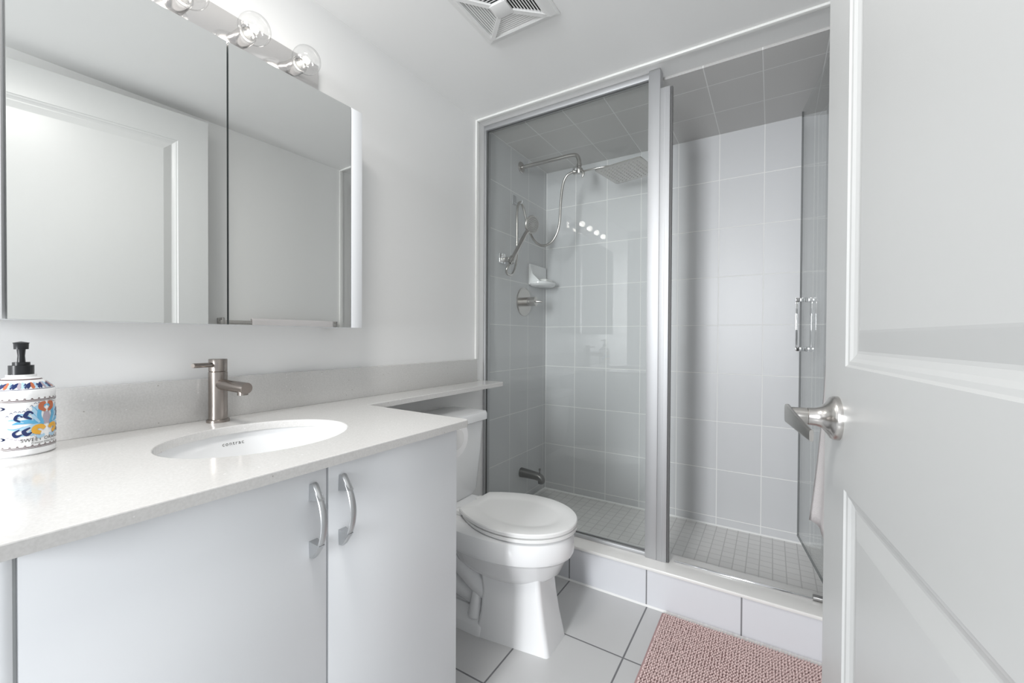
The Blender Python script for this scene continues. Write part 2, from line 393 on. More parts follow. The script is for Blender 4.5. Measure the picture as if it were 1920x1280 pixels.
# ------------------------------------------------------------------ faucet
FX, FY = .069, .519
fc = thing('faucet', 'brushed nickel single-lever faucet standing behind the oval basin', 'faucet', (FX, FY, CT))
build('base_ring', MB().lathe((FX, FY, CT), (0, 0, 1), [(.0255, 0), (.0255, .006), (.0235, .008)], 40), 'nickel', fc)
build('column', MB().lathe((FX, FY, CT + .008), (0, 0, 1), [(.021, 0), (.021, .121), (.0195, .1225)], 40), 'nickel', fc)
cap = build('cap', MB().lathe((FX, FY, CT + .1305), (0, 0, 1), [(.0195, 0), (.0205, .0012), (.0205, .031), (.0198, .032), (.0, .032)], 40), 'nickel', fc)
ld = Vector((.42, -.90, .02)).normalized(); c0 = Vector((FX, FY, CT + .148)) + ld * .015
build('lever', MB().lathe(c0, ld, [(.0058, 0), (.0058, .058), (.005, .0595), (.0, .0595)], 18), 'nickel', cap)
spd = Vector((1, .08, -.035)).normalized()
sp0 = Vector((FX, FY, CT + .098)) + spd * .012
spo = build('spout', MB().lathe(sp0, spd, [(.0140, 0), (.0140, .112), (.0134, .1135), (.0, .1135)], 28), 'nickel', fc)
e = sp0 + spd * .096
build('aerator', MB().lathe(e + Vector((0, 0, -.018)), (0, 0, 1), [(.0, 0), (.0118, 0), (.0118, .010)], 24), 'nickel', spo)
build('pop_up_rod', MB().lathe((FX - .033, FY - .002, CT), (0, 0, 1), [(.003, 0), (.003, .128), (.0055, .129), (.0055, .134), (.003, .136), (.0, .136)], 14), 'nickel', fc)

# ------------------------------------------------------------------ decorated soap bottle
BX, BY, BR = .0865, .182, .0442
sb = thing('soap_dispenser', 'white painted ceramic soap bottle with black pump on the worktop', 'soap bottle', (BX, BY, CT))
build('bottle', MB().lathe((BX, BY, CT), (0, 0, 1), [(.0, 0), (.041, 0), (BR, .003), (BR, .010), (BR - .0006, .012), (BR - .0006, .106), (BR, .109), (BR, .119), (.0425, .122), (.032, .1335), (.024, .141), (.0195, .1435), (.0195, .148), (.0, .148)], 64), 'ceramic', sb)
pmp = build('pump', MB().lathe((BX, BY, CT + .147), (0, 0, 1), [(.0165, 0), (.0165, .018), (.0115, .0182), (.0115, .024), (.0055, .0242), (.0048, .036), (.0058, .048), (.0095, .0482), (.0098, .058), (.0108, .0605), (.0, .0630)], 40), 'black', sb)
nd = Vector((-.97, .22, -.06)).normalized()
build('nozzle', MB().lathe(Vector((BX, BY, CT + .2015)), nd, [(.0042, 0), (.0038, .036), (.0, .036)], 14), 'black', pmp)
camdir = math.atan2(CAM.y - BY, CAM.x - BX)
BPROF = [(BR - .0006, .106), (BR, .109), (BR, .119), (.0425, .122), (.032, .1335), (.024, .141)]
def cyl(u, z, lift=.0004):                      # u: metres to the right of the face centre, z above worktop
    zl = z; r = BR - .0006
    for (r0, h0), (r1, h1) in zip(BPROF, BPROF[1:]):
        if h0 <= zl <= h1: r = r0 + (r1 - r0) * (zl - h0) / (h1 - h0)
    a = BASE_A + u / BR; r += lift
    return Vector((BX + r * math.cos(a), BY + r * math.sin(a), CT + z))
BASE_A = -.55                                    # the label faces into the room
art = MB()
def stroke(pts, ws, mi, lift):
    P = catmull([Vector((p[0], p[1], 0)) for p in pts], 7); n = len(P); rows = []
    for i, p in enumerate(P):
        t = (P[min(i + 1, n - 1)] - P[max(i - 1, 0)]).normalized(); q = Vector((-t.y, t.x, 0))
        x = i / (n - 1) * (len(ws) - 1); k = min(int(x), len(ws) - 2); w = ws[k] + (ws[k + 1] - ws[k]) * (x - k)
        rows.append([cyl((p + q * w * s).x, (p + q * w * s).y, lift) for s in (-1, -.5, 0, .5, 1)])
    vs = [v for r in rows for v in r]; fs = []
    for i in range(n - 1):
        for j in range(4): fs.append((i * 5 + j, i * 5 + j + 1, (i + 1) * 5 + j + 1, (i + 1) * 5 + j))
    art.add(vs, fs, mi)
NAVY, BLUE, SKY, GOLD, RUST, BROWN, LILAC = range(7)
def band(z, h, mi, lift=.0004):
    n = 96
    for k in range(n):
        a = [cyl(-.139 + .278 * k / n, z, lift), cyl(-.139 + .278 * (k + 1) / n, z, lift), cyl(-.139 + .278 * (k + 1) / n, z + h, lift), cyl(-.139 + .278 * k / n, z + h, lift)]
        art.add(a, [(0, 1, 2, 3)], mi)
for z in (.0155, .1015): band(z, .0013, BROWN); band(z - .0022, .0009, BROWN)
for k in range(30):
    u = -.135 + .0092 * k
    for z in (.0178, .1038): stroke([(u - .0016, z), (u, z + .0012), (u + .0016, z)], [.0002, .0009, .0002], BROWN, .0005)
# shoulder garland
band(.1385, .0016, BROWN); band(.1218, .0008, NAVY)
for k in range(14):
    u = -.13 + .0195 * k
    stroke([(u, .1235), (u + .002, .129), (u + .006, .1335)], [.0008, .0034, .0006], NAVY, .0008)
    stroke([(u + .007, .1235), (u + .0085, .129), (u + .007, .1345)], [.001, .0042, .001], (RUST, LILAC)[k % 2], .0008)
    stroke([(u + .012, .124), (u + .014, .130), (u + .012, .1345)], [.001, .0036, .0008], SKY, .0008)
    stroke([(u + .0165, .1235), (u + .0165, .1285), (u + .018, .1325)], [.0006, .0026, .0004], NAVY, .0008)
# acanthus scrolls, mirrored about the label's centre
def scroll(sx, ox):
    g = lambda *p: [(ox + sx * x, z) for x, z in p]
    stroke(g((0, .054), (-.012, .062), (-.028, .063), (-.040, .060)), [.0028, .0045, .0036, .0004], BLUE, .0005)
    stroke(g((0, .052), (-.010, .054), (-.024, .052), (-.037, .046)), [.0025, .004, .003, .0004], SKY, .0006)
    stroke(g((-.004, .060), (-.012, .074), (-.010, .086), (.000, .094)), [.003, .0045, .004, .0008], SKY, .0006)
    stroke(g((0, .058), (-.006, .072), (-.003, .086), (.006, .092)), [.0025, .0032, .003, .0006], BLUE, .0007)
    stroke(g((-.016, .067), (-.024, .073), (-.020, .080), (-.014, .077)), [.001, .0026, .0036, .0008], NAVY, .0008)
    stroke(g((-.030, .064), (-.036, .069), (-.033, .075), (-.027, .072)), [.0008, .002, .0028, .0006], NAVY, .0008)
    stroke(g((-.018, .052), (-.026, .046), (-.022, .040), (-.016, .043)), [.001, .0026, .0034, .0008], NAVY, .0008)
    stroke(g((-.031, .050), (-.038, .044), (-.035, .038), (-.028, .041)), [.0008, .002, .0026, .0006], NAVY, .0008)
    for x0, z0, x1, z1 in ((-.008, .066, -.022, .082), (-.014, .065, -.034, .078), (-.026, .062, -.045, .067), (-.026, .054, -.046, .052), (-.012, .052, -.030, .037), (-.006, .050, -.018, .036), (-.004, .070, -.016, .090)):
        xm_, zm_ = (x0 + x1) / 2, (z0 + z1) / 2 + (.003 if z1 > z0 else -.003)
        stroke(g((x0, z0), (xm_, zm_), (x1, z1)), [.0008, .0022, .0003], SKY, .00055)
        stroke(g((x0, z0 + .001), (xm_, zm_ + .001), (x1, z1 + .001)), [.0002, .0006, .0002], BLUE, .00065)
    stroke(g((-.020, .0765), (-.018, .0775), (-.017, .0765)), [.0006, .0011, .0006], SKY, .001)
    stroke(g((-.033, .0725), (-.031, .0732), (-.030, .0722)), [.0005, .0010, .0005], SKY, .001)
    stroke(g((-.022, .043), (-.020, .044), (-.019, .043)), [.0005, .0010, .0005], SKY, .001)
    stroke(g((-.004, .040), (-.012, .044), (-.011, .051), (-.003, .052), (.002, .047)), [.003, .0042, .004, .004, .003], GOLD, .0009)
    stroke(g((.002, .036), (-.006, .033), (-.010, .037)), [.002, .003, .001], SKY, .0007)
    stroke(g((.004, .080), (-.003, .086), (-.002, .093), (.004, .096)), [.002, .004, .0045, .002], RUST, .0009)
    stroke(g((.004, .056), (.003, .068), (.005, .078)), [.003, .0035, .003], LILAC, .0007)
    for i in range(9):                                           # fine curls round the scroll
        a = i / 8; x = -.046 + .040 * a; z = .074 + .020 * a + .003 * math.sin(9 * a)
        stroke(g((x - .002, z), (x, z + .0022), (x + .002, z)), [.0002, .0004, .0002], NAVY, .0005)
        x = -.046 + .040 * a; z = .038 - .006 * math.sin(PI * a)
        stroke(g((x - .002, z), (x, z - .0022), (x + .002, z)), [.0002, .0004, .0002], LILAC, .0005)
LC = .046
scroll(1, LC); scroll(-1, LC + .012)
for z in (.089, .034):                                            # small spade marks at the label's border
    for dx in (-.020, .020):
        stroke([(LC - .055 + dx * 0, z + .003), (LC - .050, z), (LC - .055, z - .003)], [.0003, .0016, .0003], NAVY, .0006)
for k in range(7): stroke([(LC - .063, .030 + .010 * k), (LC - .063, .036 + .010 * k)], [.0004, .0004], LILAC, .0005)
stroke([(LC - .064, .022), (LC - .064, .050)], [.0018, .0018], LILAC, .0005)
build('label_artwork', art, ['navy', 'blue', 'sky', 'gold', 'rust', 'brown', 'lilac'], sb)['label'] = 'blue, orange and rust painted scrollwork'
lt = MB()
for body, size, z, sp_ in (('SWEET ORANGE', .0085, .0262, 1.1), ('Premium Italian Decor', .0045, .0212, 1.0)):
    vs, fs = text_mesh(body, size, sp_); lt.add([cyl(v.x + LC + .004, v.y + z, .0006) for v in vs], fs)
build('lettering', lt, 'ink', sb)['label'] = 'dark lettering under the scrollwork'

# ------------------------------------------------------------------ mirror cabinet
MA = math.radians(1.0)
def mt_(s, x, z):     # s along the cabinet (y), x depth in front of the mirror plane
    return Vector((.150 + math.sin(MA) * (s - .5) + x * math.cos(MA), .5 + (s - .5) * math.cos(MA) - x * math.sin(MA), z))
MT = lambda p: mt_(p.y, p.x, p.z)
mc = thing('mirror_cabinet', 'two-door mirrored wall cabinet hung above the worktop', 'mirror cabinet', (.08, .38, 1.105))
build('carcass', MB().box((0, .118, 1.106), (.1185, .857, 1.795)), 'lam', mc)
for y0, y1 in ((.858, .8975), (.114, .1515)):
    build('end_panel', MB().box((-.138, y0, 1.105), (0, y1, 1.797), 0, .0008, T=MT), 'lam', mc)
for y0, y1 in ((.1575, .5045), (.5085, .8545)):
    mb = MB().box((-.018, y0, 1.1055), (-.0012, y1, 1.7965), 1, T=MT).box((-.0012, y0, 1.1055), (0, y1, 1.7965), 0, T=MT)
    build('mirror_door', mb, ['mirror', 'edge'], mc)

# ------------------------------------------------------------------ vanity light bar
vl = thing('vanity_light', 'polished four-bulb light bar on the wall above the mirror cabinet', 'light fixture', (0, .522, 1.90))
build('back_plate', MB().box((0, .217, 1.844), (.028, .829, 1.955), 0, .0025), 'plate', vl)
for y in (.300, .448, .596, .744):
    c = Vector((.028, y, 1.902))
    build('socket', MB().lathe(c, (1, 0, 0), [(.0225, 0), (.0225, .034), (.0215, .036), (.017, .0362), (.017, .030), (.0, .030)], 36), 'socket', vl)
    cb = c + Vector((.070, 0, 0)); prof = []
    for i in range(19):
        t = PI * (i / 18); t = .32 + (PI - .32) * i / 18
        prof.append((.0395 * math.sin(t), -.0395 * math.cos(t)))
    prof = [(.0125, -.044)] + prof
    bl = build('bulb', MB().lathe(cb, (1, 0, 0), prof, 36, cap=(False, False)), 'bulb', vl)
    build('filament', MB().ball(cb - Vector((.002, 0, 0)), (.0075, .0105, .0075), n=16), 'fil', bl)
    build('stem', MB().lathe(cb, (1, 0, 0), [(.010, -.044), (.007, -.030), (.004, -.018), (.002, -.008), (.0, -.007)], 16), 'plastic', bl)
    L = bpy.data.lights.new('bulb_light', 'POINT'); L.energy = BULB_W; L.color = (1.0, .955, .89); L.shadow_soft_size = .02
    lo = bpy.data.objects.new('bulb_light', L); COL.objects.link(lo); lo.location = cb + Vector((.012, 0, 0))

# ------------------------------------------------------------------ toilet
TY = 1.33
wc = thing('toilet', 'white two-piece toilet with closed lid between vanity and shower', 'toilet', (.38, TY, 0))
def egg(xr, xf, hw, z, n=56, sq=2.5, dy=0.0, xc=None):
    xc = xr + (xf - xr) * .46 if xc is None else xc; out = []
    for i in range(n):
        t = 2 * PI * i / n; c, s_ = math.cos(t), math.sin(t)
        if c >= 0: x = xc + (xf - xc) * c ** 1.0; y = hw * s_
        else:
            x = xc - (xc - xr) * abs(c) ** (2 / sq); y = hw * math.copysign(abs(s_) ** (2 / sq), s_)
        out.append(Vector((x, TY + dy + y, z)))
    return out
rg = [egg(.20, .690, .166, .3925, sq=3), egg(.195, .702, .176, .387, sq=3), egg(.19, .708, .180, .372, sq=3), egg(.19, .708, .180, .330, sq=3), egg(.20, .704, .177, .318, sq=3),
      egg(.205, .694, .168, .310, sq=3), egg(.22, .684, .158, .300), egg(.24, .660, .136, .250), egg(.27, .628, .112, .222), egg(.30, .600, .092, .205)]
build('bowl', MB().loft(rg), 'ceramic', wc)
deck = MB(); dr = []
for z, x0, x1, hw in ((.30, .10, .30, .085), (.33, .06, .33, .115), (.345, .045, .35, .122), (.385, .04, .36, .125), (.394, .05, .36, .120)):
    dr.append(rrect(x0, x1, TY - hw, TY + hw, .03, z))
deck.loft(dr); build('tank_deck', deck, 'ceramic', wc)
pd = MB(); ped = []
PY = TY - .012
def foot(x0, x1, hwr, hwf, z, r=.018, n=5):
    pts = []
    cor = [(x1, hwf, 1), (x0, hwr, 1), (x0, -hwr, -1), (x1, -hwf, -1)]
    for i in range(4):
        p = Vector((cor[i][0], cor[i][1], 0)); a = Vector((cor[i - 1][0], cor[i - 1][1], 0)); b_ = Vector((cor[(i + 1) % 4][0], cor[(i + 1) % 4][1], 0))
        u = (a - p).normalized() * r; w = (b_ - p).normalized() * r
        for k in range(n + 1):
            t = k / n; q = p + u * (1 - t) ** 2 + w * t ** 2; pts.append(Vector((q.x, PY + q.y, z)))
    return pts
for z, x0, x1, hr, hf in ((0, .385, .662, .112, .072), (.02, .385, .658, .110, .071), (.09, .40, .642, .102, .067), (.17, .405, .628, .098, .064), (.225, .40, .622, .100, .064), (.255, .37, .62, .110, .066)):
    ped.append(foot(x0, x1, hr, hf, z, .016))
pd.loft(ped)
# low plate at the back, web and trapway bulge
pd.loft([foot(.11, .42, .118, .112, 0, .03), foot(.11, .42, .116, .110, .035, .03), foot(.13, .42, .088, .09, .062, .03), foot(.14, .42, .072, .075, .075, .03)])
pd.loft([foot(.13, .42, .060, .070, .05, .02), foot(.12, .42, .060, .070, .20, .02), foot(.08, .42, .085, .095, .32, .02)])
for sgn in (-1, 1):
    pd.tube([(.07, PY + sgn * .05, .345), (.16, PY + sgn * .056, .315), (.245, PY + sgn * .060, .260), (.315, PY + sgn * .060, .205), (.375, PY + sgn * .058, .165), (.43, PY + sgn * .05, .14)], [.040, .044, .046, .044, .042, .040], 24, smooth_path=6)
    pd.tube([(.11, PY + sgn * .045, .25), (.18, PY + sgn * .050, .20), (.25, PY + sgn * .050, .135), (.31, PY + sgn * .048, .115), (.36, PY + sgn * .045, .10)], [.040, .042, .040, .038, .036], 20, smooth_path=6)
    pd.tube([(.372, PY + sgn * .072, .165), (.370, PY + sgn * .078, .11), (.366, PY + sgn * .082, .055)], [.018, .023, .028], 18, smooth_path=5)
build('pedestal', pd, 'ceramic', wc)
build('bolt_cap', MB().lathe((.335, TY - .094, .034), (0, 0, 1), [(.0135, 0), (.0135, .014), (.010, .022), (.0, .024)], 20), 'plastic', wc)
build('bolt_cap', MB().lathe((.322, TY + .072, .055), (0, 0, 1), [(.0135, 0), (.0135, .014), (.010, .022), (.0, .024)], 20), 'plastic', wc)
def seat_ring(hwscale, z, ins):
    return egg(.262 + ins, .712 - ins, .174 - ins, z, sq=2.2, xc=.49)
def lidring(z, ins, back=.284):
    """rounded seat outline with a straight back edge"""
    pts = []; n = 64; xc = .50; hw = .174 - ins; xf = .712 - ins; xb = back + ins * .6; bw = .100 - ins
    for i in range(n + 1):
        t = -PI / 2 + PI * i / n; pts.append((xc + (xf - xc) * math.cos(t), hw * math.sin(t)))
    for i in range(1, 13):
        t = i / 12; pts.append((xc + (xb - xc) * t, hw + (bw - hw) * (t ** 2.0)))
    for i in range(0, 12):
        t = 1 - i / 12; pts.append((xc + (xb - xc) * t, -(hw + (bw - hw) * (t ** 2.0))))
    return [Vector((x, TY + .011 + y, z)) for x, y in pts]
build('seat', MB().loft([lidring(.3965, .006, .300), lidring(.398, .001, .300), lidring(.4080, .001, .300), lidring(.4095, .006, .300)]), 'plastic', wc)
lid = MB().loft([lidring(.4132, .005), lidring(.4142, .0005), lidring(.424, .0), lidring(.4278, .0025), lidring(.4285, .006), lidring(.4283, .052), lidring(.4262, .060), lidring(.4255, .075)])
build('lid', lid, 'plastic', wc)
for sgn in (-1, 1): build('hinge', MB().box((.248, TY + .008 + sgn * .070 - .018, .394), (.290, TY + .008 + sgn * .070 + .018, .4120), 0, .004), 'plastic', wc)
tk = [rrect(.055, .185, TY - .150, TY + .150, .03, .3945), rrect(.035, .195, TY - .160, TY + .160, .03, .42), rrect(.022, .205, TY - .178, TY + .178, .028, .60), rrect(.018, .208, TY - .185, TY + .185, .028, .712)]
build('tank', MB().loft(tk), 'ceramic', wc)
tl = [rrect(.014, .216, TY - .190, TY + .190, .025, .7125), rrect(.008, .224, TY - .197, TY + .197, .028, .718), rrect(.008, .224, TY - .197, TY + .197, .028, .742), rrect(.012, .220, TY - .193, TY + .193, .026, .752), rrect(.030, .202, TY - .175, TY + .175, .02, .755)]
build('tank_lid', MB().loft(tl), 'ceramic', wc)

# ------------------------------------------------------------------ paper roll on the end panel
hd = thing('paper_holder', 'white-capped holder on the vanity end panel carrying the paper roll', 'paper holder', (.47, .872, .786))
build('mount', MB().lathe((.475, .8712, .786), (0, 1, 0), [(.022, 0), (.022, .006), (.008, .008), (.008, .060), (.0, .061)], 20), 'chrome', hd)
build('spindle', MB().lathe((.415, .929, .786), (1, 0, 0), [(.009, 0), (.009, .108), (.030, .109), (.031, .112), (.028, .116), (.0, .117)], 28), 'plastic', hd)
pr = thing('toilet_paper_roll', 'white toilet paper roll peeking out beside the vanity end panel', 'toilet paper', (.475, .929, .786))
rp = [(.0205, 0), (.053, 0), (.055, .002), (.055, .103), (.053, .105), (.0205, .105)]
build('paper', MB().lathe((.421, .929, .786), (1, 0, 0), rp + [rp[0]], 48, cap=(False, False)), 'paper', pr)
build('core', MB().lathe((.4205, .929, .786), (1, 0, 0), [(.019, 0), (.0204, 0), (.0204, .106), (.019, .106), (.019, 0)], 32, cap=(False, False)), 'card', pr)
fl = MB(); rows = []
for i in range(13):                                     # loose leaf over the front of the roll
    a = math.radians(118 - 10 * i)
    rows.append([Vector((x, .929 + .0565 * math.cos(a), .786 + .0565 * math.sin(a) + .0015 * math.sin(60 * x))) for x in (.424, .45, .475, .50, .523)])
fl.loft(rows, cap=(False, False), closed=False); lf = build('loose_sheet', fl, 'paper', pr)
sm = lf.modifiers.new('thickness', 'SOLIDIFY'); sm.thickness = .0008

# ------------------------------------------------------------------ shower screen: frame and fixed pane
ss = thing('shower_screen', 'fixed clear glass pane in a slim silver frame with wide upright post', 'shower screen', (.45, 1.79, HC))
PXa, PXb = .846, .8915
build('pane', MB().box((.010, 1.797, HC + .014), (PXa, 1.805, H - .024)), 'glass', ss)
build('header_rail', MB().box((0, 1.786, H - .026), (PXa, 1.816, H - .0005), 0, .002), 'alu', ss)
build('sill_rail', MB().box((0, 1.784, HC), (PXa, 1.818, HC + .016), 0, .002), 'alu', ss)
build('wall_jamb', MB().box((.0005, 1.786, HC + .016), (.013, 1.830, H - .026), 0, .0015), 'alu', ss)
seal = MB().box((.013, 1.7955, H - .0275), (PXa, 1.8065, H - .0262)).box((.013, 1.7955, HC + .0162), (PXa, 1.8065, HC + .0175)).box((.0132, 1.7955, HC + .016), (.0150, 1.8065, H - .026))
build('gasket', seal, 'rubber', ss)
post = MB().box((PXa, 1.772, HC), (PXb, 1.818, H - .0005), 0, .002).box((PXa - .003, 1.778, HC), (PXa + .001, 1.812, H - .026), 0, .001)
build('post', post, 'alu', ss)
strike = build('strike_jamb', MB().box((PXb, 1.772, HC), (.930, 1.814, 2.094), 0, .0015).box((.911, 1.7705, HC), (.9122, 1.7722, 2.094)), 'alu', ss)
build('strike_seal', MB().box((.930, 1.778, HC), (.939, 1.790, 2.093), 0, .001), 'rubber', strike)
struct('trim_sill', MB().box((.956, 1.792, HC), (XR - .001, 1.802, HC + .007), 0, .002), 'chrome', 'chrome sill strip on the threshold under the open glass door', 'sill strip')

# hinged glass door, swung into the shower
HX, HY = 1.474, 1.800; DXf, DYf = 1.397, 2.300
dv = Vector((DXf - HX, DYf - HY, 0)); DL = dv.length; dv.normalize(); dn = Vector((-dv.y, dv.x, 0))   # dn points to -x side
def DT(p): q = Vector((HX, HY, 0)) + dv * p.x + dn * p.y; q.z = p.z; return q
sd = thing('shower_door', 'clear frameless glass door swung into the shower with square pull', 'shower door', (HX, HY, HC))
gl = MB().box((.006, -.004, .183), (DL - .0015, .004, 2.100), 0, T=DT)
build('pane', gl, 'glass', sd)
eg = MB().box((DL - .0015, -.004, .183), (DL, .004, 2.100), 0, T=DT).box((.010, -.0042, .1805), (DL, .0042, .183), 0, T=DT)
build('edge_seal', eg, 'edge', sd)
build('hinge_rail', MB().box((-.010, -.009, HC + .008), (.006, .009, 2.105), 0, .0015, T=DT), 'rubber', sd)
br = MB().box((1.418, 1.789, HC + .0015), (1.490, 1.812, HC + .016), 0, .002)
build('pivot_bracket', br, 'dark_nickel', sd)
for sg in (1, -1):
    mb = MB()
    s0, w = DL - .075, .0075
    mb.box((s0 - w, sg * .0042, 1.238), (s0 + w, sg * .035, 1.256), 0, .0012, T=DT)
    mb.box((s0 - w, sg * .0042, 1.023), (s0 + w, sg * .035, 1.041), 0, .0012, T=DT)
    mb.box((s0 - w, sg * .026, 1.041), (s0 + w, sg * .035, 1.238), 0, .0012, T=DT)
    build('pull_handle', mb, 'chrome', sd)

# ------------------------------------------------------------------ shower fittings on the left tiled wall
sh = thing('rain_shower', 'brushed nickel shower arm with square rain plate in the shower', 'shower head', (0, 2.167, 2.09))
build('flange', MB().lathe((0, 2.167, 2.094), (1, 0, 0), [(.034, 0), (.034, .004), (.030, .008), (.012, .010), (.0, .010)], 36), 'nickel2', sh)
build('arm', MB().tube([(.008, 2.167, 2.094), (.12, 2.167, 2.094), (.24, 2.167, 2.094), (.325, 2.167, 2.094), (.358, 2.167, 2.085), (.372, 2.167, 2.058), (.374, 2.167, 2.030)], .0115, 20, smooth_path=6), 'nickel2', sh)
dvt = build('diverter', MB().lathe((.374, 2.167, 2.036), (0, 0, -1), [(.0145, 0), (.0145, .014), (.011, .016), (.011, .022), (.019, .026), (.020, .036), (.016, .052), (.0, .054)], 28)
            .lathe((.374, 2.167, 2.000), (-1, 0, 0), [(.013, 0), (.015, .018), (.017, .024), (.017, .032), (.012, .036), (.0, .036)], 24)
            .tube([(.386, 2.160, 1.995), (.400, 2.158, 1.985), (.402, 2.156, 1.968), (.396, 2.156, 1.955)], [.010, .009, .006, .004], 14, smooth_path=5), 'nickel2', sh)
build('knob', MB().lathe((.362, 2.150, 2.006), (-.35, -.93, .1), [(.012, 0), (.014, .008), (.010, .014), (.0, .016)], 24), 'chrome', dvt)
build('extension_arm', MB().tube([(.386, 2.164, 1.990), (.46, 2.150, 1.985), (.54, 2.165, 1.9885), (.640, 2.200, 1.990), (.660, 2.204, 1.975)], .0048, 14, smooth_path=8), 'nickel2', sh)
# square rain plate, thin, rounded corners, rows of nozzles below
RC = Vector((.632, 2.200, 1.955)); ra = math.radians(-9.0); RH = .126
ex = Vector((math.cos(ra), math.sin(ra), .012)).normalized(); ey = Vector((-math.sin(ra), math.cos(ra), .0)); ez = ex.cross(ey)
def RT_(p): return RC + ex * p.x + ey * p.y + ez * p.z
pr_ = []
for z, i in ((-.0035, .003), (-.002, 0), (.003, 0), (.0045, .003)):
    pr_.append([RT_(q) for q in rrect(-RH + i, RH - i, -RH + i, RH - i, .012, z)])
rp_ = build('rain_plate', MB().loft(pr_), 'nickel2', sh)
noz = MB()
for i in range(10):
    for j in range(10):
        c = RT_(Vector((-.099 + .022 * i, -.099 + .022 * j, -.0034)))
        noz.lathe(c, -ez, [(.0032, 0), (.0026, .0022), (.0, .0024)], 8)
build('nozzles', noz, 'grey', rp_)['label'] = 'rows of small grey nozzles'
build('ball_joint', MB().ball(RT_(Vector((.03, -.055, .016))), .013), 'dark_nickel', sh)

hs = thing('hand_shower', 'brushed nickel hand shower with looping metal hose on the tiled wall', 'hand shower', (.07, 2.0, 1.5))
hp0 = Vector((.070, 1.935, 1.478)); hp1 = Vector((.085, 2.075, 1.665))
build('handle', MB().tube([hp0, hp0.lerp(hp1, .3), hp0.lerp(hp1, .7), hp1, hp1 + Vector((.006, .018, .022))], [.0105, .0125, .0125, .012, .014], 18, smooth_path=5), 'nickel2', hs)
hc = Vector((.098, 2.125, 1.730)); fa = Vector((.90, -.28, -.20)).normalized()
hd_ = build('spray_head', MB().lathe(hc - fa * .020, fa, [(.0, 0), (.022, .001), (.044, .010), (.0515, .018), (.0525, .024), (.050, .028)], 40, cap=(True, True)), 'nickel2', hs)
fcm = MB().lathe(hc - fa * .020, fa, [(.046, .0281), (.046, .030), (.0, .031)], 36)
e1 = fa.orthogonal().normalized(); e2 = fa.cross(e1)
for r_, n_ in ((.038, 22), (.028, 16), (.018, 10)):
    for k in range(n_):
        t = 2 * PI * k / n_; fcm.lathe(hc + fa * .0105 + (e1 * math.cos(t) + e2 * math.sin(t)) * r_, fa, [(.0022, 0), (.0016, .0025), (.0, .0026)], 7, 1)
build('spray_face', fcm, ['grey', 'dark_nickel'], hd_)['label'] = 'grey round spray face'
hose = [(.070, 1.932, 1.474), (.062, 1.915, 1.446), (.052, 1.940, 1.424), (.045, 2.005, 1.435), (.045, 2.048, 1.520), (.045, 2.050, 1.640), (.045, 2.050, 1.770), (.042, 2.064, 1.835), (.042, 2.090, 1.858), (.042, 2.118, 1.845), (.045, 2.140, 1.800), (.055, 2.165, 1.725),
        (.085, 2.165, 1.660), (.122, 2.165, 1.622), (.165, 2.165, 1.610), (.209, 2.165, 1.627), (.242, 2.165, 1.672), (.258, 2.165, 1.736), (.264, 2.165, 1.841), (.276, 2.165, 1.935), (.300, 2.165, 1.985), (.342, 2.166, 2.000)]
build('hose', MB().tube(hose, .0072, 14, smooth_path=8), 'nickel2', hs)
hh = thing('shower_bracket', 'small nickel wall bracket holding the hand shower', 'bracket', (0, 1.946, 1.515))
build('plate', MB().box((0, 1.925, 1.488), (.010, 1.985, 1.545), 0, .004), 'chrome', hh)
build('cradle', MB().lathe((.066, 1.955, 1.495), (hp1 - hp0).normalized(), [(.0165, -.008), (.019, .0), (.019, .026), (.0165, .032), (.0125, .032), (.0125, -.008), (.0165, -.008)], 24, cap=(False, False)).box((.006, 1.948, 1.496), (.056, 1.972, 1.520), 0, .004), 'nickel2', hh)
hk = thing('hose_hook', 'small clear hook on the tile carrying the hose loop', 'hook', (0, 2.09, 1.86))
build('hook', MB().box((0, 2.068, 1.850), (.004, 2.108, 1.905), 0, .0015).tube([(.003, 2.088, 1.862), (.03, 2.088, 1.848), (.055, 2.088, 1.853), (.058, 2.088, 1.866)], .004, 12, smooth_path=4), 'alu', hk)

vv = thing('shower_valve', 'round nickel valve plate with cylinder handle on the shower tile', 'shower valve', (0, 2.207, 1.293))
build('plate', MB().lathe((0, 2.207, 1.293), (1, 0, 0), [(.087, 0), (.087, .004), (.083, .007), (.0, .0075)], 56), 'nickel2', vv)
build('sleeve', MB().lathe((.006, 2.207, 1.293), (1, 0, 0), [(.0275, 0), (.0275, .042), (.0262, .043)], 36), 'nickel2', vv)
kb = build('handle', MB().lathe((.049, 2.207, 1.293), (1, 0, 0), [(.0262, 0), (.0275, .001), (.0275, .036), (.026, .037), (.0, .037)], 36), 'nickel2', vv)
build('lever', MB().lathe((.086, 2.207, 1.293), (1, .25, -.12), [(.0055, -.002), (.0055, .036), (.0045, .038), (.0, .038)], 16), 'nickel2', kb)
ts = thing('tub_spout', 'dark nickel bath spout low on the shower wall', 'tub spout', (0, 2.186, .258))
sp1 = []
for x, z, rz, ry in ((0, .258, .029, .029), (.004, .258, .029, .029), (.05, .257, .026, .026), (.10, .254, .0235, .024), (.128, .250, .023, .023), (.146, .242, .022, .021), (.154, .232, .016, .018)):
    sp1.append([Vector((x, 2.186 + ry * math.cos(2 * PI * k / 28), z + rz * math.sin(2 * PI * k / 28))) for k in range(28)])
mb = MB().loft(sp1).lathe((.136, 2.186, .215), (0, 0, 1), [(.0, 0), (.017, 0), (.0185, .025), (.016, .032)], 24)
spt = build('spout', mb, 'dark_nickel', ts)
build('diverter_knob', MB().lathe((.128, 2.186, .268), (0, 0, 1), [(.0035, 0), (.0035, .022), (.0065, .023), (.0065, .032), (.005, .034), (.0, .034)], 16), 'dark_nickel', spt)

